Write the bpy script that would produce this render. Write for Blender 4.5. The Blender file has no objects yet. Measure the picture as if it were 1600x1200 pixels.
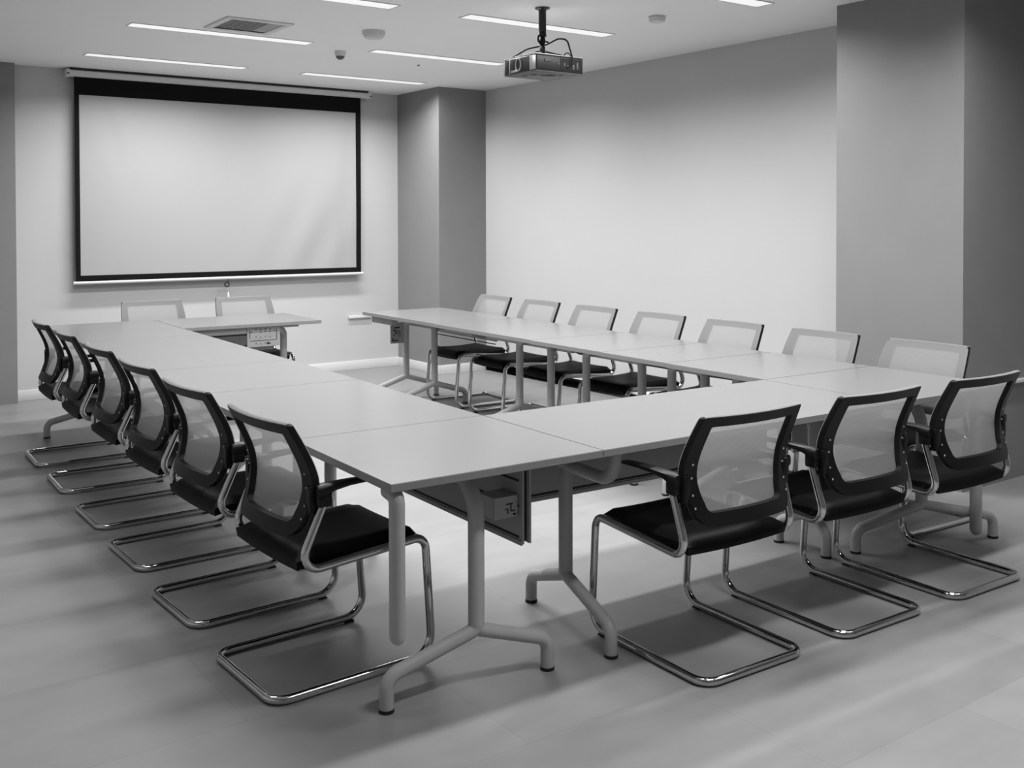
import bpy, bmesh, math, random
from mathutils import Vector, Matrix, Quaternion
C = bpy.context.scene.collection
S = bpy.context.scene
PI = math.pi
random.seed(4)

# ------------------------------------------------------------------ camera
ROOM_ROT = math.radians(1.6442)          # the room stands turned a little against the table ring
RC, RS = math.cos(ROOM_ROT), math.sin(ROOM_ROT)
H = 2.7943                               # ceiling height
def rw(x, y, z=0.0):                     # room coordinates -> world
    return Vector((x * RC - y * RS, x * RS + y * RC, z))

yaw, pitch, roll = math.radians(34.0104), math.radians(0.9992), math.radians(-0.1301)
d = Vector((math.sin(yaw) * math.cos(pitch), math.cos(yaw) * math.cos(pitch), -math.sin(pitch)))
r = Vector((math.cos(yaw), -math.sin(yaw), 0))
u = r.cross(d)
r2 = r * math.cos(roll) + u * math.sin(roll)
u2 = u * math.cos(roll) - r * math.sin(roll)
cam_data = bpy.data.cameras.new('camera')
cam = bpy.data.objects.new('camera', cam_data)
C.objects.link(cam)
M = Matrix((r2, u2, -d)).transposed().to_4x4()
M.translation = Vector((-1.34184, -2.61093, 1.48991))
cam.matrix_world = M
cam_data.sensor_fit = 'HORIZONTAL'
cam_data.sensor_width = 36.0
cam_data.lens = 1605.9 * 36.0 / 1600.0
cam_data.shift_y = -(600.0 - 373.74) / 1600.0
cam_data.clip_start = 0.05
S.camera = cam

# ------------------------------------------------------------------ world, lamps, exposure
w = bpy.data.worlds.new('world')
S.world = w
w.use_nodes = True
w.node_tree.nodes['Background'].inputs[0].default_value = (0.5, 0.5, 0.5, 1)
w.node_tree.nodes['Background'].inputs[1].default_value = 0.05
S.view_settings.view_transform = 'Standard'
S.view_settings.look = 'None'
S.view_settings.gamma = 1.0
S.view_settings.use_curve_mapping = False
S.view_settings.exposure = 0.07
LAMP_W = 29.5                            # each ceiling strip
LAMP_SPREAD = math.radians(153)
STRIPS = [  # room x0, x1, y, label
    (0.50, 1.78, 4.42, 'white ceiling light strip in front of the square ceiling vent'),
    (0.56, 1.84, 5.85, 'ceiling light strip above the left half of the projector screen'),
    (2.37, 3.59, 5.85, 'ceiling light strip above the right end of the projector screen casing'),
    (2.31, 3.51, 4.44, 'ceiling light strip just beyond the projector, pointing at its left side'),
    (2.16, 3.36, 2.92, 'ceiling light strip crossing behind the black projector pole'),
    (0.46, 1.66, 2.94, 'ceiling light strip cut by the top edge, nearer than the ceiling vent'),
    (2.25, 3.46, 1.60, 'ceiling light strip cut by the top edge near the big grey pillar'),
    (0.46, 1.66, 1.60, 'ceiling light strip above the near end of the left table row'),
    (0.46, 1.66, 0.00, 'ceiling light strip above the floor before the near tables'),
    (2.25, 3.46, 0.00, 'ceiling light strip above the near right chairs'),
    (0.46, 1.66, -1.30, 'ceiling light strip above the open floor beside the camera'),
    (2.25, 3.46, -1.30, 'ceiling light strip above the open floor near the right wall'),
    (-1.35, -0.15, 1.60, 'ceiling light strip over the aisle left of the left chair row'),
]

# ------------------------------------------------------------------ materials
def mat(name, col, rough=0.5, metal=0.0, spec=0.5, noise=0.0, nscale=6.0, bump=0.0, bscale=60.0, stretch=None):
    m = bpy.data.materials.new(name)
    m.use_nodes = True
    nt = m.node_tree
    b = nt.nodes['Principled BSDF']
    b.inputs['Base Color'].default_value = (col, col, col, 1)
    b.inputs['Roughness'].default_value = rough
    b.inputs['Metallic'].default_value = metal
    b.inputs['Specular IOR Level'].default_value = spec
    tc = nt.nodes.new('ShaderNodeTexCoord')
    src = tc.outputs['Object']
    if stretch:
        mp = nt.nodes.new('ShaderNodeMapping')
        mp.inputs['Scale'].default_value = stretch
        nt.links.new(src, mp.inputs[0]); src = mp.outputs[0]
    if noise:
        n = nt.nodes.new('ShaderNodeTexNoise')
        n.inputs['Scale'].default_value = nscale
        n.inputs['Detail'].default_value = 5
        nt.links.new(src, n.inputs['Vector'])
        mr = nt.nodes.new('ShaderNodeMapRange')
        mr.inputs['From Min'].default_value = 0.25; mr.inputs['From Max'].default_value = 0.75
        mr.inputs['To Min'].default_value = max(0, col * (1 - noise)); mr.inputs['To Max'].default_value = col * (1 + noise)
        nt.links.new(n.outputs[0], mr.inputs[0])
        nt.links.new(mr.outputs[0], b.inputs['Base Color'])
    if bump:
        n2 = nt.nodes.new('ShaderNodeTexNoise')
        n2.inputs['Scale'].default_value = bscale
        n2.inputs['Detail'].default_value = 3
        nt.links.new(src, n2.inputs['Vector'])
        bp = nt.nodes.new('ShaderNodeBump')
        bp.inputs['Strength'].default_value = bump
        bp.inputs['Distance'].default_value = 0.004
        nt.links.new(n2.outputs[0], bp.inputs['Height'])
        nt.links.new(bp.outputs[0], b.inputs['Normal'])
    return m

M_wall = mat('white_paint', 0.55, 0.85, spec=0.2, noise=0.012, nscale=3, bump=0.03, bscale=90)
M_ceil = mat('ceiling_paint', 0.93, 0.9, spec=0.15, noise=0.01, nscale=2)
M_grey = mat('grey_plaster', 0.245, 0.8, spec=0.25, noise=0.03, nscale=5, bump=0.06, bscale=30)
M_base = mat('baseboard_paint', 0.72, 0.5)
M_top = mat('table_laminate', 0.20, 0.23, spec=0.42, noise=0.012, nscale=14, stretch=(1, 7, 1))
M_edge = mat('table_edge', 0.24, 0.5)
M_seam = mat('table_edge_band', 0.05, 0.5)
M_leg = mat('grey_leg_paint', 0.43, 0.38, spec=0.4)
M_panel = mat('grey_panel_metal', 0.36, 0.45, spec=0.4)
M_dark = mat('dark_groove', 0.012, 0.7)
M_chrome = mat('chrome', 0.58, 0.07, metal=1.0)
M_fabric = mat('black_leather', 0.003, 0.5, spec=0.12, noise=0.3, nscale=30)
M_plastic = mat('black_plastic', 0.006, 0.40, spec=0.28)
M_rubber = mat('black_rubber', 0.01, 0.7)
M_rivet = mat('pale_rivet', 0.5, 0.4)
M_scrblk = mat('black_screen_border', 0.008, 0.8, spec=0.1)
M_white = mat('white_plastic', 0.66, 0.45)
M_proj = mat('projector_black', 0.02, 0.4, spec=0.5)
M_projgrey = mat('projector_grey', 0.11, 0.5)
M_alu = mat('aluminium', 0.55, 0.35, metal=0.7)
M_vent = mat('vent_filter', 0.16, 0.8, noise=0.3, nscale=60)

def screen_material():
    m = mat('screen_fabric', 0.40, 0.9, spec=0.05)
    return m
M_screen = screen_material()

def mesh_fabric():
    m = bpy.data.materials.new('grey_net_fabric')
    m.use_nodes = True
    nt = m.node_tree
    nt.nodes.remove(nt.nodes['Principled BSDF'])
    out = nt.nodes['Material Output']
    df = nt.nodes.new('ShaderNodeBsdfDiffuse'); df.inputs[0].default_value = (0.39, 0.39, 0.39, 1)
    tl = nt.nodes.new('ShaderNodeBsdfTranslucent'); tl.inputs[0].default_value = (0.39, 0.39, 0.39, 1)
    tr = nt.nodes.new('ShaderNodeBsdfTransparent')
    m1 = nt.nodes.new('ShaderNodeMixShader'); m1.inputs[0].default_value = 0.35
    m2 = nt.nodes.new('ShaderNodeMixShader')
    tc = nt.nodes.new('ShaderNodeTexCoord')
    wv = nt.nodes.new('ShaderNodeTexWave'); wv.bands_direction = 'Z'
    wv.inputs['Scale'].default_value = 55; wv.inputs['Distortion'].default_value = 0.5
    mr = nt.nodes.new('ShaderNodeMapRange')
    mr.inputs['To Min'].default_value = 0.72; mr.inputs['To Max'].default_value = 0.80
    nt.links.new(tc.outputs['Object'], wv.inputs[0])
    nt.links.new(wv.outputs['Fac'], mr.inputs[0])
    nt.links.new(mr.outputs[0], m2.inputs[0])
    nt.links.new(df.outputs[0], m1.inputs[1]); nt.links.new(tl.outputs[0], m1.inputs[2])
    nt.links.new(tr.outputs[0], m2.inputs[1]); nt.links.new(m1.outputs[0], m2.inputs[2])
    nt.links.new(m2.outputs[0], out.inputs[0])
    return m
M_net = mesh_fabric()

def floor_material():
    m = bpy.data.materials.new('stone_look_tile')
    m.use_nodes = True
    nt = m.node_tree
    b = nt.nodes['Principled BSDF']
    b.inputs['Roughness'].default_value = 0.42
    b.inputs['Specular IOR Level'].default_value = 0.35
    tc = nt.nodes.new('ShaderNodeTexCoord')
    mp = nt.nodes.new('ShaderNodeMapping'); mp.inputs['Location'].default_value = (0.285, 0.235, 0)
    nt.links.new(tc.outputs['Object'], mp.inputs[0])
    br = nt.nodes.new('ShaderNodeTexBrick')
    br.offset = 0.5
    br.inputs['Color1'].default_value = (0.245, 0.245, 0.245, 1)
    br.inputs['Color2'].default_value = (0.275, 0.275, 0.275, 1)
    br.inputs['Mortar'].default_value = (0.205, 0.205, 0.205, 1)
    br.inputs['Scale'].default_value = 1.0
    br.inputs['Mortar Size'].default_value = 0.0014
    br.inputs['Mortar Smooth'].default_value = 0.3
    br.inputs['Brick Width'].default_value = 1.2
    br.inputs['Row Height'].default_value = 0.6
    nt.links.new(mp.outputs[0], br.inputs[0])
    st = nt.nodes.new('ShaderNodeMapping'); st.inputs['Scale'].default_value = (1, 2.6, 1)
    nt.links.new(tc.outputs['Object'], st.inputs[0])
    n = nt.nodes.new('ShaderNodeTexNoise'); n.inputs['Scale'].default_value = 2.2; n.inputs['Detail'].default_value = 8
    n.inputs['Roughness'].default_value = 0.62
    nt.links.new(st.outputs[0], n.inputs['Vector'])
    mr = nt.nodes.new('ShaderNodeMapRange')
    mr.inputs['From Min'].default_value = 0.3; mr.inputs['From Max'].default_value = 0.7
    mr.inputs['To Min'].default_value = 0.92; mr.inputs['To Max'].default_value = 1.08
    nt.links.new(n.outputs[0], mr.inputs[0])
    mx = nt.nodes.new('ShaderNodeMix'); mx.data_type = 'RGBA'; mx.blend_type = 'MULTIPLY'
    mx.inputs[0].default_value = 1.0
    nt.links.new(br.outputs['Color'], mx.inputs[6]); nt.links.new(mr.outputs[0], mx.inputs[7])
    nt.links.new(mx.outputs[2], b.inputs['Base Color'])
    mr2 = nt.nodes.new('ShaderNodeMapRange')
    mr2.inputs['To Min'].default_value = 0.36; mr2.inputs['To Max'].default_value = 0.5
    nt.links.new(n.outputs[0], mr2.inputs[0]); nt.links.new(mr2.outputs[0], b.inputs['Roughness'])
    return m
M_floor = floor_material()

def emit_material(name, strength):
    m = bpy.data.materials.new(name)
    m.use_nodes = True
    b = m.node_tree.nodes['Principled BSDF']
    b.inputs['Base Color'].default_value = (0.1, 0.1, 0.1, 1)
    b.inputs['Emission Color'].default_value = (1, 1, 1, 1)
    b.inputs['Emission Strength'].default_value = strength
    return m
M_lamp = emit_material('lamp_diffuser', 0.80)

# ------------------------------------------------------------------ mesh helpers
def obj(name, bm, m, parent=None, smooth=True, room=False, angle=40):
    me = bpy.data.meshes.new(name)
    bmesh.ops.remove_doubles(bm, verts=bm.verts, dist=1e-6)
    bmesh.ops.recalc_face_normals(bm, faces=bm.faces)
    bm.to_mesh(me); bm.free()
    for mm in (m if isinstance(m, (list, tuple)) else [m]):
        me.materials.append(mm)
    if smooth:
        for p in me.polygons: p.use_smooth = True
        try: me.set_sharp_from_angle(angle=math.radians(angle))
        except Exception: pass
    o = bpy.data.objects.new(name, me)
    C.objects.link(o)
    if parent is not None: o.parent = parent
    elif room: o.rotation_euler = (0, 0, ROOM_ROT)
    return o

def tag(o, label, cat, group=None):
    o['label'] = label; o['category'] = cat
    if group: o['group'] = group
    return o

def thing(name, label, cat, loc=(0, 0, 0), rotz=0.0, group=None):
    o = bpy.data.objects.new(name, None)
    C.objects.link(o)
    o.location = loc; o.rotation_euler = (0, 0, rotz)
    o.empty_display_size = 0.1
    return tag(o, label, cat, group)

def structure(name, bm, m, smooth=False):
    o = obj(name, bm, m, None, smooth, True)
    o['kind'] = 'structure'
    return o

def box(bm, x0, x1, y0, y1, z0, z1, bev=0.0, mi=0, seg=2, edges=None):
    vs = [bm.verts.new((x, y, z)) for x in (x0, x1) for y in (y0, y1) for z in (z0, z1)]
    idx = [(0, 1, 3, 2), (4, 6, 7, 5), (0, 4, 5, 1), (2, 3, 7, 6), (0, 2, 6, 4), (1, 5, 7, 3)]
    fs = [bm.faces.new([vs[i] for i in f]) for f in idx]
    for f in fs: f.material_index = mi
    if bev > 0:
        es = list({e for f in fs for e in f.edges})
        bmesh.ops.bevel(bm, geom=es, offset=bev, segments=seg, affect='EDGES', profile=0.5)
    return fs

def fillet(pts, rad, n=7):
    """polyline with rounded corners; rad: one radius or one per inner corner"""
    P = [Vector(p) for p in pts]
    out = [P[0]]
    for i in range(1, len(P) - 1):
        R = rad[i - 1] if isinstance(rad, (list, tuple)) else rad
        a = (P[i - 1] - P[i]).normalized(); b = (P[i + 1] - P[i]).normalized()
        ang = a.angle(b)
        if R <= 0 or ang > PI - 0.02:
            out.append(P[i]); continue
        t = min(R / math.tan(ang / 2), 0.48 * (P[i - 1] - P[i]).length, 0.48 * (P[i + 1] - P[i]).length)
        R = t * math.tan(ang / 2)
        cen = P[i] + (a + b).normalized() * (R / math.sin(ang / 2))
        s = P[i] + a * t - cen; e = P[i] + b * t - cen
        ax = s.cross(e).normalized(); sw = s.angle(e)
        for k in range(n + 1):
            out.append(cen + Quaternion(ax, sw * k / n) @ s)
    out.append(P[-1])
    return out

def tube(bm, pts, rad, n=12, closed=False, cap=True, mi=0, sy=1.0):
    P = [Vector(p) for p in pts]
    N = len(P)
    T = []
    for i in range(N):
        if closed: t = P[(i + 1) % N] - P[i - 1]
        else: t = P[min(i + 1, N - 1)] - P[max(i - 1, 0)]
        T.append(t.normalized())
    up = Vector((0, 0, 1)) if abs(T[0].z) < 0.9 else Vector((1, 0, 0))
    nrm = (up - T[0] * up.dot(T[0])).normalized()
    rings = []
    for i in range(N):
        if i:
            q = T[i - 1].rotation_difference(T[i]); nrm = q @ nrm
            nrm = (nrm - T[i] * nrm.dot(T[i])).normalized()
        bi = T[i].cross(nrm)
        R = rad[i] if isinstance(rad, (list, tuple)) else rad
        rings.append([bm.verts.new(P[i] + (nrm * math.cos(2 * PI * k / n) + bi * math.sin(2 * PI * k / n) * sy) * R) for k in range(n)])
    fs = []
    for i in range(N if closed else N - 1):
        A, B = rings[i], rings[(i + 1) % N]
        for k in range(n):
            fs.append(bm.faces.new((A[k], A[(k + 1) % n], B[(k + 1) % n], B[k])))
    if cap and not closed:
        fs.append(bm.faces.new(rings[0][::-1])); fs.append(bm.faces.new(rings[-1]))
    for f in fs: f.material_index = mi
    return fs

def cyl(bm, x, y, z0, z1, r0, r1=None, n=24, mi=0):
    r1 = r0 if r1 is None else r1
    A = [bm.verts.new((x + r0 * math.cos(2 * PI * k / n), y + r0 * math.sin(2 * PI * k / n), z0)) for k in range(n)]
    B = [bm.verts.new((x + r1 * math.cos(2 * PI * k / n), y + r1 * math.sin(2 * PI * k / n), z1)) for k in range(n)]
    fs = [bm.faces.new((A[k], A[(k + 1) % n], B[(k + 1) % n], B[k])) for k in range(n)]
    fs.append(bm.faces.new(A[::-1])); fs.append(bm.faces.new(B))
    for f in fs: f.material_index = mi

def lathe(bm, x, y, prof, n=28, mi=0):
    rings = [[bm.verts.new((x + rr * math.cos(2 * PI * k / n), y + rr * math.sin(2 * PI * k / n), z)) for k in range(n)] for rr, z in prof]
    for A, B in zip(rings, rings[1:]):
        for k in range(n):
            f = bm.faces.new((A[k], A[(k + 1) % n], B[(k + 1) % n], B[k])); f.material_index = mi
    f = bm.faces.new(rings[0][::-1]); f.material_index = mi
    f = bm.faces.new(rings[-1]); f.material_index = mi

# ------------------------------------------------------------------ the room
YB, XR = 6.752, 4.37
XL, YF = -2.6, -5.2
def slab(name, x0, x1, y0, y1, z0, z1, m):
    bm = bmesh.new(); box(bm, x0, x1, y0, y1, z0, z1)
    return structure(name, bm, m)
slab('floor', XL - 0.3, XR + 0.9, YF - 0.3, YB + 0.3, -0.1, 0.0, M_floor)
slab('ceiling', XL - 0.3, XR + 0.9, YF - 0.3, YB + 0.3, H, H + 0.1, M_ceil)
slab('wall_back', XL, XR + 0.2, YB, YB + 0.2, 0, H, M_wall)
slab('wall_right', XR, XR + 0.2, 1.0, YB, 0, H, M_wall)
slab('wall_right_near', 5.0, 5.2, YF, 1.0, 0, H, M_wall)
slab('wall_left', XL - 0.2, XL, YF, YB + 0.2, 0, H, M_wall)
slab('wall_front', XL - 0.2, XR + 0.2, YF - 0.2, YF, 0, H, M_wall)
slab('column_far_right', 3.82, XR, 5.94, YB, 0, H, M_grey)
slab('column_near_right', 3.846, 5.0, 0.545, 1.37, 0, H, M_grey)
slab('column_left', -0.75, 0.193, 6.65, YB, 0, H, M_grey)

def skirting(name, segs):
    bm = bmesh.new()
    for (x0, x1, y0, y1) in segs:
        box(bm, x0, x1, y0, y1, 0, 0.090, 0.004, seg=2)
    o = structure(name, bm, M_base, smooth=True)
    return o
BT = 0.012
skirting('baseboard_back', [(0.193, 3.82, YB - BT, YB)])
skirting('baseboard_right', [(XR - BT, XR, 1.37, 5.94), (3.82 - BT, 3.82, 5.94 - BT, YB - BT), (3.82 - BT, XR - BT, 5.94 - BT, 5.94)])
# narrow white ledge low on the near right column
bm = bmesh.new(); box(bm, 4.0, 5.0, 0.515, 0.545, 0.555, 0.575, 0.003)
structure('trim_1', bm, M_base, True)

# ------------------------------------------------------------------ ceiling strips
def strip(x0, x1, y, label):
    c = (x0 + x1) / 2; L = (x1 - x0); W = 0.13
    t = thing('ceiling_light', label, 'ceiling light', rw(c, y, H), ROOM_ROT, 'ceiling light strips')
    bm = bmesh.new()
    g = 0.006
    for (a, b, e, f) in ((-L / 2 - g, L / 2 + g, -W / 2 - g, -W / 2), (-L / 2 - g, L / 2 + g, W / 2, W / 2 + g),
                         (-L / 2 - g, -L / 2, -W / 2, W / 2), (L / 2, L / 2 + g, -W / 2, W / 2)):
        box(bm, a, b, e, f, -0.004, 0.0)
    obj('trim_frame', bm, M_alu, t, False)
    bm = bmesh.new(); box(bm, -L / 2, L / 2, -W / 2, W / 2, -0.002, 0.0)
    obj('diffuser', bm, M_lamp, t, False)
    ld = bpy.data.lights.new('strip_lamp', 'AREA')
    ld.shape = 'RECTANGLE'; ld.size = L; ld.size_y = W
    ld.energy = LAMP_W * L / 1.2 * (0.4 if x0 < 0 else 0.22 if x0 > 2 and y < -1 else 1.0)   # two strips are dimmed
    ld.spread = LAMP_SPREAD
    lo = bpy.data.objects.new('strip_lamp', ld); C.objects.link(lo)
    lo.parent = t; lo.location = (0, 0, -0.006)
for s in STRIPS: strip(*s)

# ------------------------------------------------------------------ chairs
def back_x(z):           # front face of the backrest, seen from the side (local x, forward = +x)
    k = [(0.45, -0.288), (0.50, -0.266), (0.56, -0.240), (0.62, -0.224), (0.67, -0.222), (0.72, -0.234), (0.78, -0.262), (0.82, -0.281), (0.88, -0.312)]
    for (a, xa), (b, xb) in zip(k, k[1:]):
        if z <= b:
            t = (z - a) / (b - a); t = max(0, min(1, t))
            return xa + (xb - xa) * t
    return k[-1][1]
def back_xs(z):          # smoothed
    return sum(back_x(z + q) for q in (-0.03, -0.015, 0, 0.015, 0.03)) / 5
BACK_SHIFT = [0.0]
def back_pt(y, z, dep):
    return Vector((BACK_SHIFT[0] + back_xs(z) + 0.55 * y * y - 0.022 - dep, y, z))

def outline(hw_top, hw_mid, hw_bot, z0, z1, r_top, r_bot, n_side=14):
    """closed outline in (y,z), starting bottom centre going +y"""
    def hw(z):
        t = (z - z0) / (z1 - z0)
        if t < 0.5: return hw_bot + (hw_mid - hw_bot) * (1 - (1 - t / 0.5) ** 2)
        return hw_mid + (hw_top - hw_mid) * ((t - 0.5) / 0.5) ** 2
    pts = []
    nb = 6
    hb = hw(z0 + r_bot)
    for k in range(nb): pts.append(((hb - r_bot) * k / nb, z0))
    for k in range(8):
        a = -PI / 2 + (PI / 2) * k / 8
        pts.append((hb - r_bot + r_bot * math.cos(a), z0 + r_bot + r_bot * math.sin(a)))
    for k in range(n_side):
        z = z0 + r_bot + (z1 - r_top - z0 - r_bot) * k / n_side
        pts.append((hw(z), z))
    ht = hw(z1 - r_top)
    for k in range(5):
        a = (PI / 2) * k / 5
        pts.append((ht - r_top + r_top * math.cos(a), z1 - r_top + r_top * math.sin(a)))
    nt_ = 8
    for k in range(nt_): pts.append(((ht - r_top) * (1 - k / nt_), z1))
    pts.append((0, z1))
    half = pts
    return half + [(-y, z) for y, z in half[-2:0:-1]]

def make_chair(label, group, sh=0.0):
    BACK_SHIFT[0] = sh
    t = thing('visitor_chair', label, 'chair', (0, 0, 0), 0, group)
    # chrome cantilever tube, one continuous run
    Rt = 0.0142
    half = [(-0.200 + sh, 0.258, 0.625), (-0.268 + 0.2 * sh, 0.250, 0.402), (0.222, 0.236, 0.428), (0.252, 0.232, Rt + 0.003), (-0.328, 0.232, Rt + 0.001)]
    full = half + [(x, -y, z) for x, y, z in half[::-1]]
    path = fillet(full, [0.05, 0.045, 0.075, 0.055, 0.055, 0.075, 0.045, 0.05], 7)
    bm = bmesh.new(); tube(bm, path, Rt, 12)
    tube(bm, [(0.10, -0.236, 0.42), (0.10, 0.236, 0.42)], 0.009, 8)      # cross bar under the seat
    tube(bm, [(-0.17, -0.24, 0.408), (-0.17, 0.24, 0.408)], 0.009, 8)
    obj('cantilever_frame', bm, M_chrome, t)
    for y in (-0.232, 0.232):
        bm = bmesh.new(); box(bm, 0.172, 0.207, y - 0.009, y + 0.009, 0.0, 0.006, 0.002)
        obj('floor_glide', bm, M_rubber, t)
    # seat cushion: padded slab, waterfall front, rolled rear edge
    bm = bmesh.new()
    nx, ny = 16, 12
    def top(x, y):
        zz = 0.462 - 0.010 * max(0, 1 - (x / 0.2) ** 2) - 0.012 * (1 - (y / 0.225) ** 2) * 0.5
        if x > 0.12: zz -= 0.9 * (x - 0.12) ** 2 * 2.0
        if x < -0.16: zz -= 1.2 * (x + 0.16) ** 2
        return zz
    def prof(s):   # inset for rounding
        return s
    grid_t, grid_b = [], []
    for i in range(nx + 1):
        a = -1 + 2 * i / nx
        rt, rb = [], []
        for j in range(ny + 1):
            b = -1 + 2 * j / ny
            hwy = 0.222 - 0.012 * a - 0.02 * max(0, a - 0.7) ** 1
            x = -0.010 + 0.240 * a; y = hwy * b
            ex = max(0, abs(a) - 0.88) / 0.12; ey = max(0, abs(b) - 0.90) / 0.10
            e = min(1, math.hypot(ex, ey))
            drop = 0.020 * (1 - math.sqrt(max(0, 1 - e * e)))
            zt = top(x, y) - drop
            rt.append(bm.verts.new((x, y, zt)))
            rb.append(bm.verts.new((x * 0.985, y * 0.98, zt - (0.052 - 1.2 * drop))))
        grid_t.append(rt); grid_b.append(rb)
    for i in range(nx):
        for j in range(ny):
            bm.faces.new((grid_t[i][j], grid_t[i + 1][j], grid_t[i + 1][j + 1], grid_t[i][j + 1]))
            bm.faces.new((grid_b[i][j], grid_b[i][j + 1], grid_b[i + 1][j + 1], grid_b[i + 1][j]))
    for i in range(nx):
        for j in (0, ny):
            bm.faces.new((grid_t[i][j], grid_t[i + 1][j], grid_b[i + 1][j], grid_b[i][j]))
    for j in range(ny):
        for i in (0, nx):
            bm.faces.new((grid_t[i][j], grid_t[i][j + 1], grid_b[i][j + 1], grid_b[i][j]))
    obj('seat', bm, M_fabric, t, angle=60)
    # backrest frame
    out = outline(0.230, 0.246, 0.194, 0.500, 0.864, 0.010, 0.062)
    inn = outline(0.186, 0.192, 0.160, 0.541, 0.829, 0.006, 0.028)
    bm = bmesh.new()
    rings = []
    for loop, dep in ((out, 0.004), (out, 0.018), ([(y * 0.985, z) for y, z in out], 0.026), ([(y * 1.02, z) for y, z in inn], 0.026), (inn, 0.018), (inn, 0.004)):
        rings.append([bm.verts.new(back_pt(y, z, dep)) for y, z in loop])
    n = len(out)
    for a in range(6):
        A, B = rings[a], rings[(a + 1) % 6]
        for k in range(n):
            bm.faces.new((A[k], A[(k + 1) % n], B[(k + 1) % n], B[k]))
    for sy in (-1, 1):
        for z in (0.56, 0.60, 0.655, 0.70):
            p = back_pt(sy * 0.215, z, 0.0275)
            box(bm, p.x - 0.001, p.x + 0.001, p.y - 0.003, p.y + 0.003, p.z - 0.003, p.z + 0.003, mi=1)
    bf = obj('back_frame', bm, [M_plastic, M_rivet], t)
    # net stretched over the front of the frame
    bm = bmesh.new()
    zo = [0.502 + (0.865 - 0.502) * k / 26 for k in range(27)]
    rows = []
    for z in zo:
        best = 0.0
        for (y0, a), (y1, b) in zip(out, out[1:] + out[:1]):
            if (a - z) * (b - z) <= 0 and abs(a - b) > 1e-9:
                q = y0 + (y1 - y0) * (z - a) / (b - a); best = max(best, abs(q))
        if best == 0: best = 0.14 if z < 0.6 else 0.220
        rows.append([bm.verts.new(back_pt(best * (-1 + 2 * j / 14), z, 0.0015)) for j in range(15)])
    for A, B in zip(rows, rows[1:]):
        for j in range(14): bm.faces.new((A[j], A[j + 1], B[j + 1], B[j]))
    # fabric wraps over the top edge of the frame
    wrap = [rows[-1]]
    for dep in (0.010, 0.020, 0.0265):
        wrap.append([bm.verts.new(back_pt(0.226 * (-1 + 2 * j / 14), 0.8665 - (0.004 if dep > 0.02 else 0), dep)) for j in range(15)])
    for A, B in zip(wrap, wrap[1:]):
        for j in range(14): bm.faces.new((A[j], A[j + 1], B[j + 1], B[j]))
    o = obj('back_net', bm, M_net, t); o['label'] = 'pale grey see-through net'
    # armrests
    for sy in (-1, 1):
        bm = bmesh.new()
        yo = sy * 0.256
        secs = [(-0.234, 0.02, 0.02, 0.648), (-0.21, 0.024, 0.02, 0.652), (-0.177, 0.025, 0.013, 0.659), (-0.122, 0.024, 0.009, 0.663), (-0.052, 0.023, 0.0075, 0.664), (0.028, 0.02, 0.0065, 0.661), (0.042, 0.012, 0.005, 0.66)]
        rr = []
        for x, hy, hz, zc in secs:
            x += sh
            ring = []
            for k in range(12):
                a = 2 * PI * k / 12
                ca, sa = math.cos(a), math.sin(a)
                ring.append(bm.verts.new((x, yo + hy * math.copysign(abs(ca) ** 0.6, ca), zc + hz * math.copysign(abs(sa) ** 0.6, sa))))
            rr.append(ring)
        for A, B in zip(rr, rr[1:]):
            for k in range(12): bm.faces.new((A[k], A[(k + 1) % 12], B[(k + 1) % 12], B[k]))
        bm.faces.new(rr[0]); bm.faces.new(rr[-1][::-1])
        box(bm, -0.232 + sh, -0.184 + sh, yo - 0.017, yo + 0.017, 0.598, 0.655, 0.008)       # socket that takes the tube
        box(bm, -0.250 + sh, -0.220 + sh, yo - sy * 0.024 - 0.014, yo - sy * 0.024 + 0.014, 0.575, 0.665, 0.005)
        obj('armrest', bm, M_plastic, t)
    return t

def dup(root, loc, rotz, label):
    q = root.copy(); C.objects.link(q); q.location = loc; q.rotation_euler = (0, 0, rotz); q['label'] = label
    for ch in list(root.children):
        c2 = ch.copy(); C.objects.link(c2); c2.parent = q
        for g in ch.children:
            e = g.copy(); C.objects.link(e); e.parent = c2
    return q

CH = [  # x, y, rotation, label
    (0.108, 0.640, math.radians(4), 'black mesh-back chair at the near end of the left row, its whole seat in view'),
    (0.088, 1.375, math.radians(4), 'black mesh-back chair in the left row, second behind the nearest one'),
    (0.088, 2.110, math.radians(3), 'black mesh-back chair in the left row, third from the near end'),
    (0.083, 2.830, math.radians(2), 'black mesh-back chair in the left row, fourth from the near end'),
    (0.078, 3.620, 0, 'black mesh-back chair in the left row, next to last before the white wall'),
    (0.073, 4.360, 0, 'black mesh-back chair at the far end of the left row, nearest the screen wall'),
    (1.210, 0.062, PI / 2, 'black mesh-back chair at the near table edge, beside the joint with the corner table'),
    (1.885, 0.060, PI / 2, 'black mesh-back chair at the near table edge, middle one of three'),
    (2.555, 0.055, PI / 2, 'black mesh-back chair at the near table edge, in front of the big grey pillar'),
    (3.075, 0.550, PI, 'pale net chair at the near end of the right row, before the big pillar corner'),
    (3.075, 1.197, PI, 'pale net chair in the right row, half against the big pillar, half against white wall'),
    (3.075, 1.885, PI, 'pale net chair in the right row, third from the big grey pillar'),
    (3.075, 2.555, PI, 'pale net chair at the middle of the right row against the white wall'),
    (3.075, 3.250, PI, 'pale net chair in the right row, third from the far grey column'),
    (3.075, 3.930, PI, 'pale net chair in the right row, second from the far grey column'),
    (3.075, 4.595, PI, 'pale net chair at the far end of the right row, before the far grey column'),
    (0.835, 5.430, -PI / 2, 'grey net chair back under the screen, behind the table corner away from the pull cord'),
    (1.575, 5.430, -PI / 2, 'grey net chair back under the screen, just below the hanging pull cord'),
]
protos = {}
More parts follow.
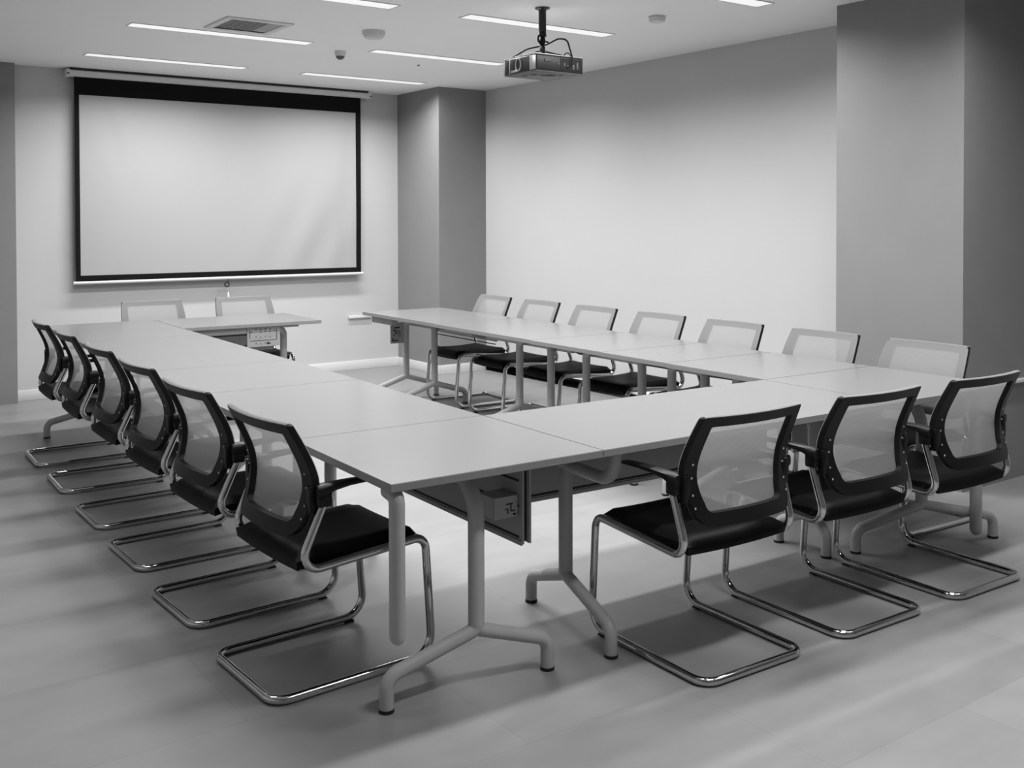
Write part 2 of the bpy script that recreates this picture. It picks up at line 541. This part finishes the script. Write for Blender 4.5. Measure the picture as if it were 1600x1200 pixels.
for i, (x, y, rz, lab) in enumerate(CH):
    sh = 0.040 if i < 6 else (0.0 if i < 9 else 0.025)       # backs of the left row sit a little further forward
    if sh not in protos:
        protos[sh] = make_chair(lab, 'mesh back visitor chairs round the tables', sh)
        protos[sh].location = (x, y, 0); protos[sh].rotation_euler = (0, 0, rz)
    else:
        dup(protos[sh], (x, y, 0), rz, lab)

# ------------------------------------------------------------------ tables
ZT = 0.74
def tabletop(t, x0, x1, y0, y1):
    bm = bmesh.new()
    g = 0.0007
    box(bm, x0 + g, x1 - g, y0 + g, y1 - g, ZT - 0.025, ZT, 0.0022, seg=1)
    bm.normal_update()
    for f in bm.faces: f.material_index = 0 if f.normal.z > 0.9 else 2 if f.normal.z > 0.3 else 1
    obj('tabletop', bm, [M_top, M_edge, M_seam], t, False)

def t_leg(t, x, y, ang, lead, span=(0.29, 0.29), bend=0.125):
    """T foot with a post; the feet run along ang, the post's head bends towards lead (unit xy) under the top"""
    R, r_ = 0.0265, 0.0225
    ca, sa = math.cos(ang), math.sin(ang)
    bm = bmesh.new()
    zj = 0.205
    for sgn, L in ((-1, span[0]), (1, span[1])):
        e = Vector((x + sgn * ca * L, y + sgn * sa * L, 0))
        p = fillet([(x, y, zj + 0.03), (x, y, zj - 0.015), (e.x, e.y, 0.103), (e.x, e.y, 0.010)], [0.035, 0.05], 7)
        nn = len(p)
        tube(bm, p, [R - (R - r_) * min(1, k / (nn * 0.5)) for k in range(nn)], 14)
    hd = Vector((lead[0], lead[1], 0))
    p = fillet([(x, y, zj), (x, y, ZT - 0.082), (x + hd.x * 0.30, y + hd.y * 0.30, ZT - 0.056)], bend, 10)
    tube(bm, p, R, 14)
    lg = obj('leg', bm, M_leg, t)
    for sgn, L in ((-1, span[0]), (1, span[1])):
        bm = bmesh.new(); cyl(bm, x + sgn * ca * L, y + sgn * sa * L, 0.0, 0.011, r_ + 0.0012, n=18)
        obj('foot_cap', bm, M_rubber, lg)
    return lg

def hanging_bar(t, x, y, lead, z0=0.262):
    bm = bmesh.new()
    p = fillet([(x + lead[0] * 0.06, y + lead[1] * 0.06, ZT - 0.036), (x, y, ZT - 0.044), (x, y, z0 + 0.028)], 0.03, 8)
    rad = [0.028] * len(p)
    for k in range(1, 6):
        a = k / 5 * PI / 2 * 0.97
        p.append(Vector((x, y, z0 + 0.028 - 0.028 * math.sin(a)))); rad.append(0.028 * math.cos(a))
    tube(bm, p, rad, 14, sy=0.8)
    obj('swing_leg', bm, M_leg, t)

def beam(t, x0, x1, y0, y1, hgt=0.072):
    bm = bmesh.new(); box(bm, x0, x1, y0, y1, ZT - hgt, ZT - 0.0255, 0.004)
    obj('under_beam', bm, M_panel, t)

def modesty(t, axis, pos, a0, a1, z0=0.408, z1=0.690, thick=0.028):
    """ribbed double-skin panel along axis 'x' or 'y'"""
    bm = bmesh.new()
    def bx(p0, p1, q0, q1, zz0, zz1, bev=0.0, mi=0):
        if axis == 'y': box(bm, p0, p1, q0, q1, zz0, zz1, bev, mi)
        else: box(bm, q0, q1, p0, p1, zz0, zz1, bev, mi)
    bx(pos - thick / 2, pos - thick / 2 + 0.008, a0, a1, z0, z1, 0.0015)
    bx(pos + thick / 2 - 0.008, pos + thick / 2, a0 - 0.012, a1, z0 + 0.004, z1, 0.0015)
    bx(pos - thick / 2 + 0.008, pos + thick / 2 - 0.008, a0 + 0.006, a1 - 0.006, z0 + 0.01, z1 - 0.002, 0, 1)
    for zz in (0.425, 0.53, 0.615):
        s = pos - thick / 2
        bx(s - 0.0012, s + 0.001, a0 + 0.02, a1 - 0.02, zz, zz + 0.008, 0, 1)
    # folded lower lip
    bx(pos - thick / 2 - 0.006, pos - thick / 2 + 0.002, a0, a1, z0 - 0.004, z0 + 0.012, 0.002)
    o = obj('modesty_panel', bm, [M_panel, M_dark], t, False)
    return o

def holes_plate(parent, name, P, ux, uy, w_, h_, dots):
    """small upright plate with dark stamped openings; P = lower corner, ux = across, normal = ux x z"""
    bm = bmesh.new()
    ux = Vector(ux); nz = Vector((0, 0, 1)); nn = ux.cross(nz)
    P = Vector(P)
    def quadbox(a0, a1, b0, b1, dpt, mi):
        c = [P + ux * a + nz * b + nn * q for q in (0, dpt) for a in (a0, a1) for b in (b0, b1)]
        vs = [bm.verts.new(v) for v in c]
        for f in [(0, 1, 3, 2), (4, 6, 7, 5), (0, 4, 5, 1), (2, 3, 7, 6), (0, 2, 6, 4), (1, 5, 7, 3)]:
            fc = bm.faces.new([vs[i] for i in f]); fc.material_index = mi
    quadbox(0, w_, 0, h_, 0.006, 0)
    for a, b, sa_, sb_ in dots:
        quadbox(a - sa_ / 2, a + sa_ / 2, b - sb_ / 2, b + sb_ / 2, 0.0075, 1)
    return obj(name, bm, [M_panel, M_dark], parent, False)

TG = 'grey meeting tables pushed into a ring'
def table(label, x0, x1, y0, y1):
    t = thing('meeting_table', label, 'table', ((x0 + x1) / 2, (y0 + y1) / 2, 0), 0, TG)
    return t
def shifted(t):                       # parts are authored in world coordinates; bring them under the Empty
    off = Vector((t.location.x, t.location.y, 0))
    for ch in t.children:
        ch.location = -off

# left bank
WL = 0.780
t = table('near corner table of the left row, a hanging bar under its free corner', 0, WL, 0, 0.735)
tabletop(t, 0, WL, 0, 0.735)
t_leg(t, 0.384, 0.155, math.radians(-3.3), (0.0, 1.0), (0.312, 0.268))
hanging_bar(t, 0.036, 0.030, (0.0, 1.0))
beam(t, 0.12, 0.66, 0.42, 0.48)
pn = modesty(t, 'y', 0.612, 0.205, 1.10)
# power box on the end of the panel
bm = bmesh.new(); box(bm, 0.500, 0.596, 0.235, 0.330, 0.500, 0.572, 0.004)
bx_ = obj('cable_box', bm, M_leg, pn)
holes_plate(pn, 'box_plate', (0.500, 0.233, 0.500), (1, 0, 0), None, 0.094, 0.072,
            [(0.060, 0.046, 0.028, 0.004), (0.066, 0.034, 0.004, 0.026), (0.050, 0.030, 0.012, 0.004), (0.054, 0.020, 0.004, 0.012), (0.074, 0.022, 0.014, 0.004), (0.08, 0.01, 0.012, 0.006)])
shifted(t)

t = table('left row table just beyond the near corner table, behind the second chair', 0, WL, 0.735, 1.850)
tabletop(t, 0, WL, 0.735, 1.850)
t_leg(t, 0.50, 1.54, 0.0, (0, -1), (0.12, 0.20))
beam(t, 0.30, 0.36, 0.80, 1.78)
shifted(t)
t = table('short middle table of the left row, between two cross joints', 0, WL, 1.850, 2.675)
tabletop(t, 0, WL, 1.850, 2.675)
t_leg(t, 0.58, 2.10, 0.0, (0, 1), (0.12, 0.14)); t_leg(t, 0.58, 2.52, 0.0, (0, -1), (0.12, 0.14))
shifted(t)
t = table('long table of the left row before the far corner', 0, WL, 2.675, 4.205)
tabletop(t, 0, WL, 2.675, 4.205)
t_leg(t, 0.58, 2.86, 0.0, (0, 1), (0.12, 0.14)); t_leg(t, 0.58, 4.05, 0.0, (0, -1), (0.12, 0.14))
shifted(t)
t = table('far corner table of the left row, beside the wall under the screen', 0, WL, 4.205, 5.450)
tabletop(t, 0, WL, 4.205, 5.450)
t_leg(t, 0.36, 5.05, 0.0, (0, -1), (0.41, 0.33))
beam(t, 0.3, 0.36, 4.3, 5.3)
shifted(t)

# far bank
t = table('far table under the screen with its open end towards the room', WL, 1.832, 4.690, 5.450)
tabletop(t, WL, 1.832, 4.690, 5.450)
t_leg(t, 1.655, 5.02, math.radians(90), (-1, 0), (0.27, 0.27), 0.05)
beam(t, 1.30, 1.775, 5.00, 5.05)
beam(t, 0.80, 1.30, 4.735, 4.765)
pn = modesty(t, 'x', 5.10, 0.85, 1.60, 0.50, 0.70, 0.02)
dd = []
for i in range(6):
    for b in (0.125, 0.108, 0.07, 0.02):
        if (i * 7 + int(b * 1000)) % 5: dd.append((0.03 + i * 0.036, b + 0.004 * (i % 2), 0.012 if b > 0.1 else 0.007, 0.006))
dd += [(0.225, 0.085, 0.004, 0.08), (0.018, 0.095, 0.004, 0.06), (0.12, 0.045, 0.2, 0.003), (0.16, 0.022, 0.02, 0.014)]
holes_plate(t, 'cable_plate', (1.262, 4.735, 0.566), (1, 0, 0), None, 0.250, 0.148, dd)
shifted(t)

# near bank
XI, XO = 2.340, 3.150
t = table('long near table with two chairs pulled up, left joint beside the corner table', WL, XI, 0, 0.735)
tabletop(t, WL, XI, 0, 0.735)
t_leg(t, 0.925, 0.400, math.radians(90 - 7), (1, 0), (0.31, 0.27))
t_leg(t, 2.335, 0.430, math.radians(90), (-1, 0), (0.07, 0.20))
bm = bmesh.new()
tube(bm, fillet([(0.925, 0.42, 0.598), (0.925, 0.135, 0.590), (0.935, 0.110, 0.716)], 0.065, 9), 0.0225, 14)
obj('swing_leg', bm, M_leg, t)
modesty(t, 'x', 0.640, 0.86, 2.25)
beam(t, 1.0, 2.2, 0.42, 0.47)
shifted(t)
t = table('near right corner table before the big grey pillar', XI, XO, 0, 0.735)
tabletop(t, XI, XO, 0, 0.735)
t_leg(t, 2.83, 0.225, math.radians(-17), (0, 1), (0.35, 0.40))
hanging_bar(t, 3.06, 0.10, (0, 1), 0.04)
modesty(t, 'x', 0.640, 2.42, 3.05)
shifted(t)

# right bank
RB = [
    ('right row table next to the near right corner table', 0.735, 1.417, [(2.76, 0.98), (2.76, 1.30)]),
    ('shortest table of the right row, second beyond the inner near corner', 1.417, 1.970, [(2.75, 1.53), (2.75, 1.80)]),
    ('right row table in the middle, before the long far tables', 1.970, 2.695, [(2.75, 2.06), (2.75, 2.60)]),
    ('long right row table in front of the third and fourth pale chairs', 2.695, 3.950, [(2.75, 2.985), (2.75, 3.36)]),
    ('far end table of the right row before the far grey column', 3.950, 5.150, [(2.75, 4.57), (2.75, 5.05)]),
]
for lab, y0, y1, legs in RB:
    xi = 2.345 + 0.055 * ((y0 + y1) / 2 - 0.735) / 4.3
    t = table(lab, xi, XO, y0, y1)
    tabletop(t, xi, XO, y0, y1)
    for k, (lx, ly) in enumerate(legs):
        t_leg(t, lx, ly, 0.0, (0, 1) if k == 0 else (0, -1), (0.29, 0.29), 0.06)
    beam(t, 2.78, 2.82, y0 + 0.10, y1 - 0.10, 0.125)
    if y0 > 3.9:
        pn = modesty(t, 'y', 3.02, y0 + 0.1, y1 - 0.12, 0.56, 0.70, 0.02)
        dd = [(0.02, 0.03, 0.01, 0.03), (0.05, 0.022, 0.05, 0.008), (0.06, 0.13, 0.05, 0.01), (0.035, 0.11, 0.02, 0.012), (0.05, 0.09, 0.012, 0.03), (0.075, 0.10, 0.03, 0.006),
              (0.08, 0.08, 0.03, 0.006), (0.08, 0.06, 0.025, 0.006), (0.03, 0.07, 0.01, 0.014), (0.02, 0.15, 0.02, 0.008)]
        holes_plate(t, 'cable_plate', (2.575, 5.00, 0.478), (1, 0, 0), None, 0.125, 0.172, dd)
        bm = bmesh.new(); box(bm, 2.46, 2.52, 4.75, 5.11, ZT - 0.085, ZT - 0.0255, 0.004); obj('under_beam', bm, M_panel, t)
    else:
        bm = bmesh.new(); box(bm, 2.98, 3.02, y0 + 0.08, y1 - 0.08, 0.60, 0.70, 0.004); obj('modesty_panel', bm, M_panel, t, False)
    shifted(t)

# ------------------------------------------------------------------ projector screen on the back wall
ys = YB - 0.085
t = thing('projector_screen', 'pull-down projector screen with black border on the back wall', 'projector screen', rw(2.01, ys, 0), ROOM_ROT)
def sx(x): return x - 2.01
bm = bmesh.new()
prof = [(0.035, 2.722), (0.05, 2.735), (0.05, 2.765), (0.035, 2.777), (-0.035, 2.777), (-0.05, 2.765), (-0.05, 2.735), (-0.035, 2.722)]
A = [bm.verts.new((sx(0.61), a, b)) for a, b in prof]; B = [bm.verts.new((sx(3.43), a, b)) for a, b in prof]
for k in range(8): bm.faces.new((A[k], A[(k + 1) % 8], B[(k + 1) % 8], B[k]))
bm.faces.new(A[::-1]); bm.faces.new(B)
cs = obj('casing', bm, M_white, t, angle=20)
bm = bmesh.new(); box(bm, sx(0.625), sx(3.415), -0.044, 0.05, 2.7765, 2.7935); obj('gap_shadow_strip', bm, M_dark, t, False)  # dark strip standing in for the shadow in the gap between casing and ceiling
for xe, s in ((0.60, -1), (3.44, 1)):
    bm = bmesh.new(); box(bm, sx(xe) - 0.012, sx(xe) + 0.012, -0.054, 0.054, 2.716, 2.780, 0.004)
    box(bm, sx(xe) - 0.008, sx(xe) + 0.008, -0.0565, -0.054, 2.735, 2.747, mi=1)
    obj('end_cap', bm, [M_white, M_dark], cs)
def sheet(bm, x0, x1, z0, z1, y, nx=60, nz=40, amp=1.0, mi=0):
    V = []
    for i in range(nx + 1):
        col = []
        for k in range(nz + 1):
            u_ = i / nx; v = k / nz
            x = x0 + (x1 - x0) * u_; z = z0 + (z1 - z0) * v
            X = (x - 0.66) / 2.68; Z = (z - 0.97) / 1.75
            q = 0.0
            g = math.exp(-((X - 0.80) / 0.16) ** 2) * math.exp(-((Z - 0.15) / 0.32) ** 2)
            q += 0.008 * g * math.sin(38 * (X - 0.34 * Z))
            g = math.exp(-((X - 0.96) / 0.05) ** 2)
            q += 0.005 * g * math.sin(60 * (X - 0.05 * Z))
            g = math.exp(-((X - 0.13) / 0.06) ** 2) * math.exp(-((Z - 0.9) / 0.3) ** 2)
            q += 0.0045 * g * math.sin(60 * (X + 0.25 * Z))
            q += 0.004 * math.sin(5 * X + 1.0) * (1 - Z)
            col.append(bm.verts.new((sx(x), y - q * amp, z)))
        V.append(col)
    for i in range(nx):
        for k in range(nz):
            f = bm.faces.new((V[i][k], V[i + 1][k], V[i + 1][k + 1], V[i][k + 1])); f.material_index = mi
bm = bmesh.new()
XB0, XB1, ZB0, ZB1 = 0.655, 3.352, 0.985, 2.73
WX0, WX1, WZ0, WZ1 = 0.695, 3.297, 1.035, 2.572
sheet(bm, WX0, WX1, WZ0, WZ1, 0.0, 110, 60)
fb = obj('screen_sheet', bm, M_screen, t, angle=180)
bm = bmesh.new()
sheet(bm, XB0, WX0, WZ0, WZ1, 0.0, 3, 60); sheet(bm, WX1, XB1, WZ0, WZ1, 0.0, 3, 60)
sheet(bm, XB0, XB1, ZB0, WZ0, 0.0, 110, 3); sheet(bm, XB0, XB1, WZ1, ZB1, 0.0, 110, 4)
obj('black_border', bm, M_scrblk, t, angle=180)
bm = bmesh.new(); tube(bm, [(sx(0.635), 0, 0.972), (sx(3.372), 0, 0.972)], 0.014, 12)
obj('bottom_bar', bm, M_white, t)
bm = bmesh.new()
ring = [Vector((sx(1.965) + 0.020 * math.cos(a), -0.016, 0.915 + 0.022 * math.sin(a))) for a in [2 * PI * k / 20 for k in range(20)]]
tube(bm, ring, 0.0062, 8, closed=True)
tube(bm, [(sx(1.972), -0.012, 0.935), (sx(1.985), -0.010, 0.962)], 0.004, 8)
obj('pull_ring', bm, M_dark, t)
bm = bmesh.new()
tube(bm, [(sx(1.97), -0.016, 0.895), (sx(1.975), -0.016, 0.845)], 0.0015, 6)
lathe(bm, sx(1.977), -0.016, [(0.003, 0.845), (0.007, 0.84), (0.012, 0.805), (0.013, 0.792), (0.009, 0.786)], 14)
obj('pull_cord', bm, M_white, t)

# white trunking low on the back wall
bm = bmesh.new(); box(bm, 3.245, 3.50, YB - 0.03, YB, 0.518, 0.545, 0.004)
tag(obj('cable_trunking', bm, M_white, None, True, True), 'short white trunking strip low on the back wall beyond the right row', 'cable cover')

# ------------------------------------------------------------------ projector on its pole
px, py = 2.415, 2.445
t = thing('projector_mount', 'black ceiling pole and bracket holding the projector', 'projector mount', rw(px, py, H), ROOM_ROT)
bm = bmesh.new(); lathe(bm, 0, 0, [(0.046, 0.0), (0.046, -0.006), (0.03, -0.010), (0.0235, -0.018)], 24); obj('ceiling_flange', bm, M_proj, t)
bm = bmesh.new(); cyl(bm, 0, 0, -0.145, -0.012, 0.0235); obj('pole', bm, M_proj, t)
bm = bmesh.new()
cyl(bm, 0, 0, -0.175, -0.140, 0.026, 0.021)
tube(bm, fillet([(-0.03, 0, -0.17), (-0.035, 0, -0.20), (0.0, 0, -0.235)], 0.02, 5), 0.006, 8)
tube(bm, fillet([(0.02, 0.01, -0.165), (0.025, 0.01, -0.20), (0.0, 0, -0.235)], 0.02, 5), 0.005, 8)
lathe(bm, 0, 0, [(0.012, -0.165), (0.017, -0.19), (0.020, -0.205), (0.014, -0.225), (0.010, -0.24)], 16)
tube(bm, [(0, 0.02, -0.195), (0.035, -0.015, -0.21)], 0.0055, 8)
obj('swivel_joint', bm, M_plastic, t)
bm = bmesh.new(); box(bm, -0.012, 0.012, -0.012, 0.012, -0.292, -0.235, 0.002)
for ax, ay in ((-0.13, 0.11), (0.13, 0.10), (0.12, -0.09), (-0.10, -0.10)):
    tube(bm, [(0, 0, -0.262), (ax, ay, -0.300)], 0.0052, 8)
obj('support_arm', bm, M_plastic, t)

t = thing('projector', 'black projector hanging below the ceiling with ports facing the camera', 'projector', rw(px + 0.04, py + 0.045, 2.387), ROOM_ROT)
hx, hy, hz = 0.183, 0.170, 0.103
bm = bmesh.new(); box(bm, -hx, hx, -hy, hy, 0.004, hz, 0.012, seg=3)
cs = obj('housing', bm, M_proj, t)
bm = bmesh.new(); box(bm, -hx + 0.006, hx - 0.006, -hy + 0.006, hy - 0.006, 0.0, 0.006, 0.002)
for (a, b, e) in ((-0.085, -0.02, 0.036), (0.02, -0.045, 0.06), (-0.02, -0.03, 0.034), (0.075, -0.08, 0.022), (-0.10, 0.06, 0.03)):
    box(bm, a - e / 2, a + e / 2, b - e / 2, b + e / 2, -0.0015, 0.002, mi=1)
obj('base_plate', bm, [M_projgrey, M_dark], t)
bm = bmesh.new(); box(bm, -hx + 0.004, hx - 0.004, -hy + 0.004, hy - 0.004, hz - 0.002, hz + 0.004, 0.002); obj('top_plate', bm, M_alu, t)
# port side (towards the camera)
bm = bmesh.new()
box(bm, 0.00, 0.165, -hy - 0.002, -hy + 0.004, 0.018, 0.088, 0.002)
obj('port_panel', bm, M_dark, t)
bm = bmesh.new()
for (a, b, ww, hh) in ((-0.095, 0.068, 0.05, 0.018), (0.17, 0.05, 0.006, 0.07), (-0.02, 0.05, 0.012, 0.012), (0.03, 0.05, 0.012, 0.02), (0.055, 0.045, 0.014, 0.01), (0.10, 0.04, 0.014, 0.03), (0.13, 0.05, 0.014, 0.045)):
    box(bm, a - ww / 2, a + ww / 2, -hy - 0.005, -hy + 0.002, b - hh / 2, b + hh / 2, 0.001)
obj('port', bm, M_projgrey, t)
# left side: vents and the rounded light grey corner
for (nm, a, b, ww, hh, mm) in (('side_vent', 0.125, 0.05, 0.045, 0.075, M_dark), ('side_vent', 0.07, 0.052, 0.05, 0.06, M_dark), ('corner_cover', -0.135, 0.052, 0.055, 0.085, M_alu),
                           ('vent_rib', 0.152, 0.05, 0.012, 0.095, M_alu), ('vent_rib', 0.098, 0.05, 0.010, 0.09, M_alu), ('side_lip', 0.05, 0.02, 0.07, 0.015, M_alu)):
    bm = bmesh.new(); box(bm, -hx - 0.003, -hx + 0.003, a - ww / 2, a + ww / 2, b - hh / 2, b + hh / 2, 0.001)
    obj(nm, bm, mm, t)
bm = bmesh.new()
pr_ = [Vector((-hx - 0.004, 0.005 + 0.026 * math.cos(a), 0.055 + 0.036 * math.sin(a))) for a in [2 * PI * k / 24 for k in range(24)]]
tube(bm, pr_, 0.005, 8, closed=True); obj('focus_ring', bm, M_leg, t)
bm = bmesh.new()
lathe(bm, 0.08, hy + 0.012, [(0.0, 0.02), (0.0301, 0.0201), (0.0301, 0.08), (0.0, 0.0801)][1:3], 20)
obj('lens', bm, M_dark, t)
bm = bmesh.new()
tube(bm, fillet([(-0.16, 0.12, hz + 0.004), (-0.11, 0.02, hz + 0.055), (0.0, -0.03, hz + 0.085), (0.07, -0.06, hz + 0.125), (0.125, -0.08, hz + 0.125), (0.135, -0.10, hz + 0.05), (0.135, -0.12, hz + 0.002)], 0.05, 6), 0.0052, 8)
tube(bm, fillet([(-0.14, -0.02, hz + 0.002), (-0.10, -0.08, hz + 0.03), (-0.03, -0.10, hz + 0.025), (0.0, -0.13, hz + 0.002)], 0.03, 6), 0.0045, 8)
tube(bm, fillet([(0.05, -hy - 0.006, 0.03), (0.075, -hy - 0.02, 0.055), (0.085, -hy - 0.012, 0.10), (0.075, -0.14, hz + 0.035), (0.06, -0.12, hz + 0.004)], 0.02, 6), 0.0035, 8)
obj('cable', bm, M_plastic, t)

# ------------------------------------------------------------------ ceiling vent, detectors
t = thing('ceiling_vent', 'square return-air vent in the ceiling before the screen', 'ceiling vent', rw(1.155, 4.005, H), ROOM_ROT)
bm = bmesh.new()
o_, i_ = 0.225, 0.178
for (a, b, e, f) in ((-o_, o_, -o_, -i_), (-o_, o_, i_, o_), (-o_, -i_, -i_, i_), (i_, o_, -i_, i_)):
    box(bm, a, b, e, f, -0.010, 0.0, 0.002)
obj('vent_frame', bm, M_white, t)
bm = bmesh.new(); box(bm, -i_, i_, -i_, i_, -0.003, 0.0); obj('filter', bm, M_vent, t, False)
bm = bmesh.new()
for k in range(9):
    y = -i_ + 0.036 * k + 0.03
    box(bm, 0.08, i_, y - 0.012, y + 0.012, -0.006, -0.003)
for k in range(5): box(bm, -i_ + 0.05 * k + 0.02, -i_ + 0.05 * k + 0.023, -i_, i_, -0.006, -0.003)
obj('grille', bm, M_leg, t, False)

t = thing('smoke_detector', 'large round ceiling detector between the vent and the projector', 'smoke detector', rw(1.935, 3.72, H), 0)
bm = bmesh.new(); lathe(bm, 0, 0, [(0.078, 0.0), (0.080, -0.010), (0.078, -0.026)], 32); obj('base', bm, M_white, t)
bm = bmesh.new(); lathe(bm, 0, 0, [(0.074, -0.026), (0.072, -0.034), (0.062, -0.048), (0.045, -0.053)], 32); obj('cover', bm, M_white, t)
t = thing('motion_sensor', 'small white ceiling sensor with a dark dome', 'sensor', rw(2.115, 4.60, H), 0)
bm = bmesh.new(); lathe(bm, 0, 0, [(0.044, 0.0), (0.044, -0.008), (0.040, -0.026), (0.036, -0.040)], 28); obj('housing', bm, M_white, t)
bm = bmesh.new(); lathe(bm, 0, 0, [(0.033, -0.040), (0.032, -0.048), (0.022, -0.060), (0.008, -0.066)], 24); obj('dome', bm, M_projgrey, t)
t = thing('heat_detector', 'round white detector on the ceiling to the right of the projector', 'smoke detector', rw(3.175, 2.235, H), 0)
bm = bmesh.new(); lathe(bm, 0, 0, [(0.054, 0.0), (0.056, -0.006)], 28); obj('base', bm, M_white, t)
bm = bmesh.new(); lathe(bm, 0, 0, [(0.054, -0.007), (0.050, -0.030), (0.046, -0.035)], 28); obj('cover', bm, M_white, t)
bm = bmesh.new(); lathe(bm, 0, 0, [(0.012, 0.0), (0.010, -0.006), (0.004, -0.010)], 14)
o = obj('sprinkler_head', bm, M_projgrey); o.location = rw(2.961, 4.861, H)
tag(o, 'tiny dark sprinkler head on the ceiling before the far grey column', 'sprinkler')
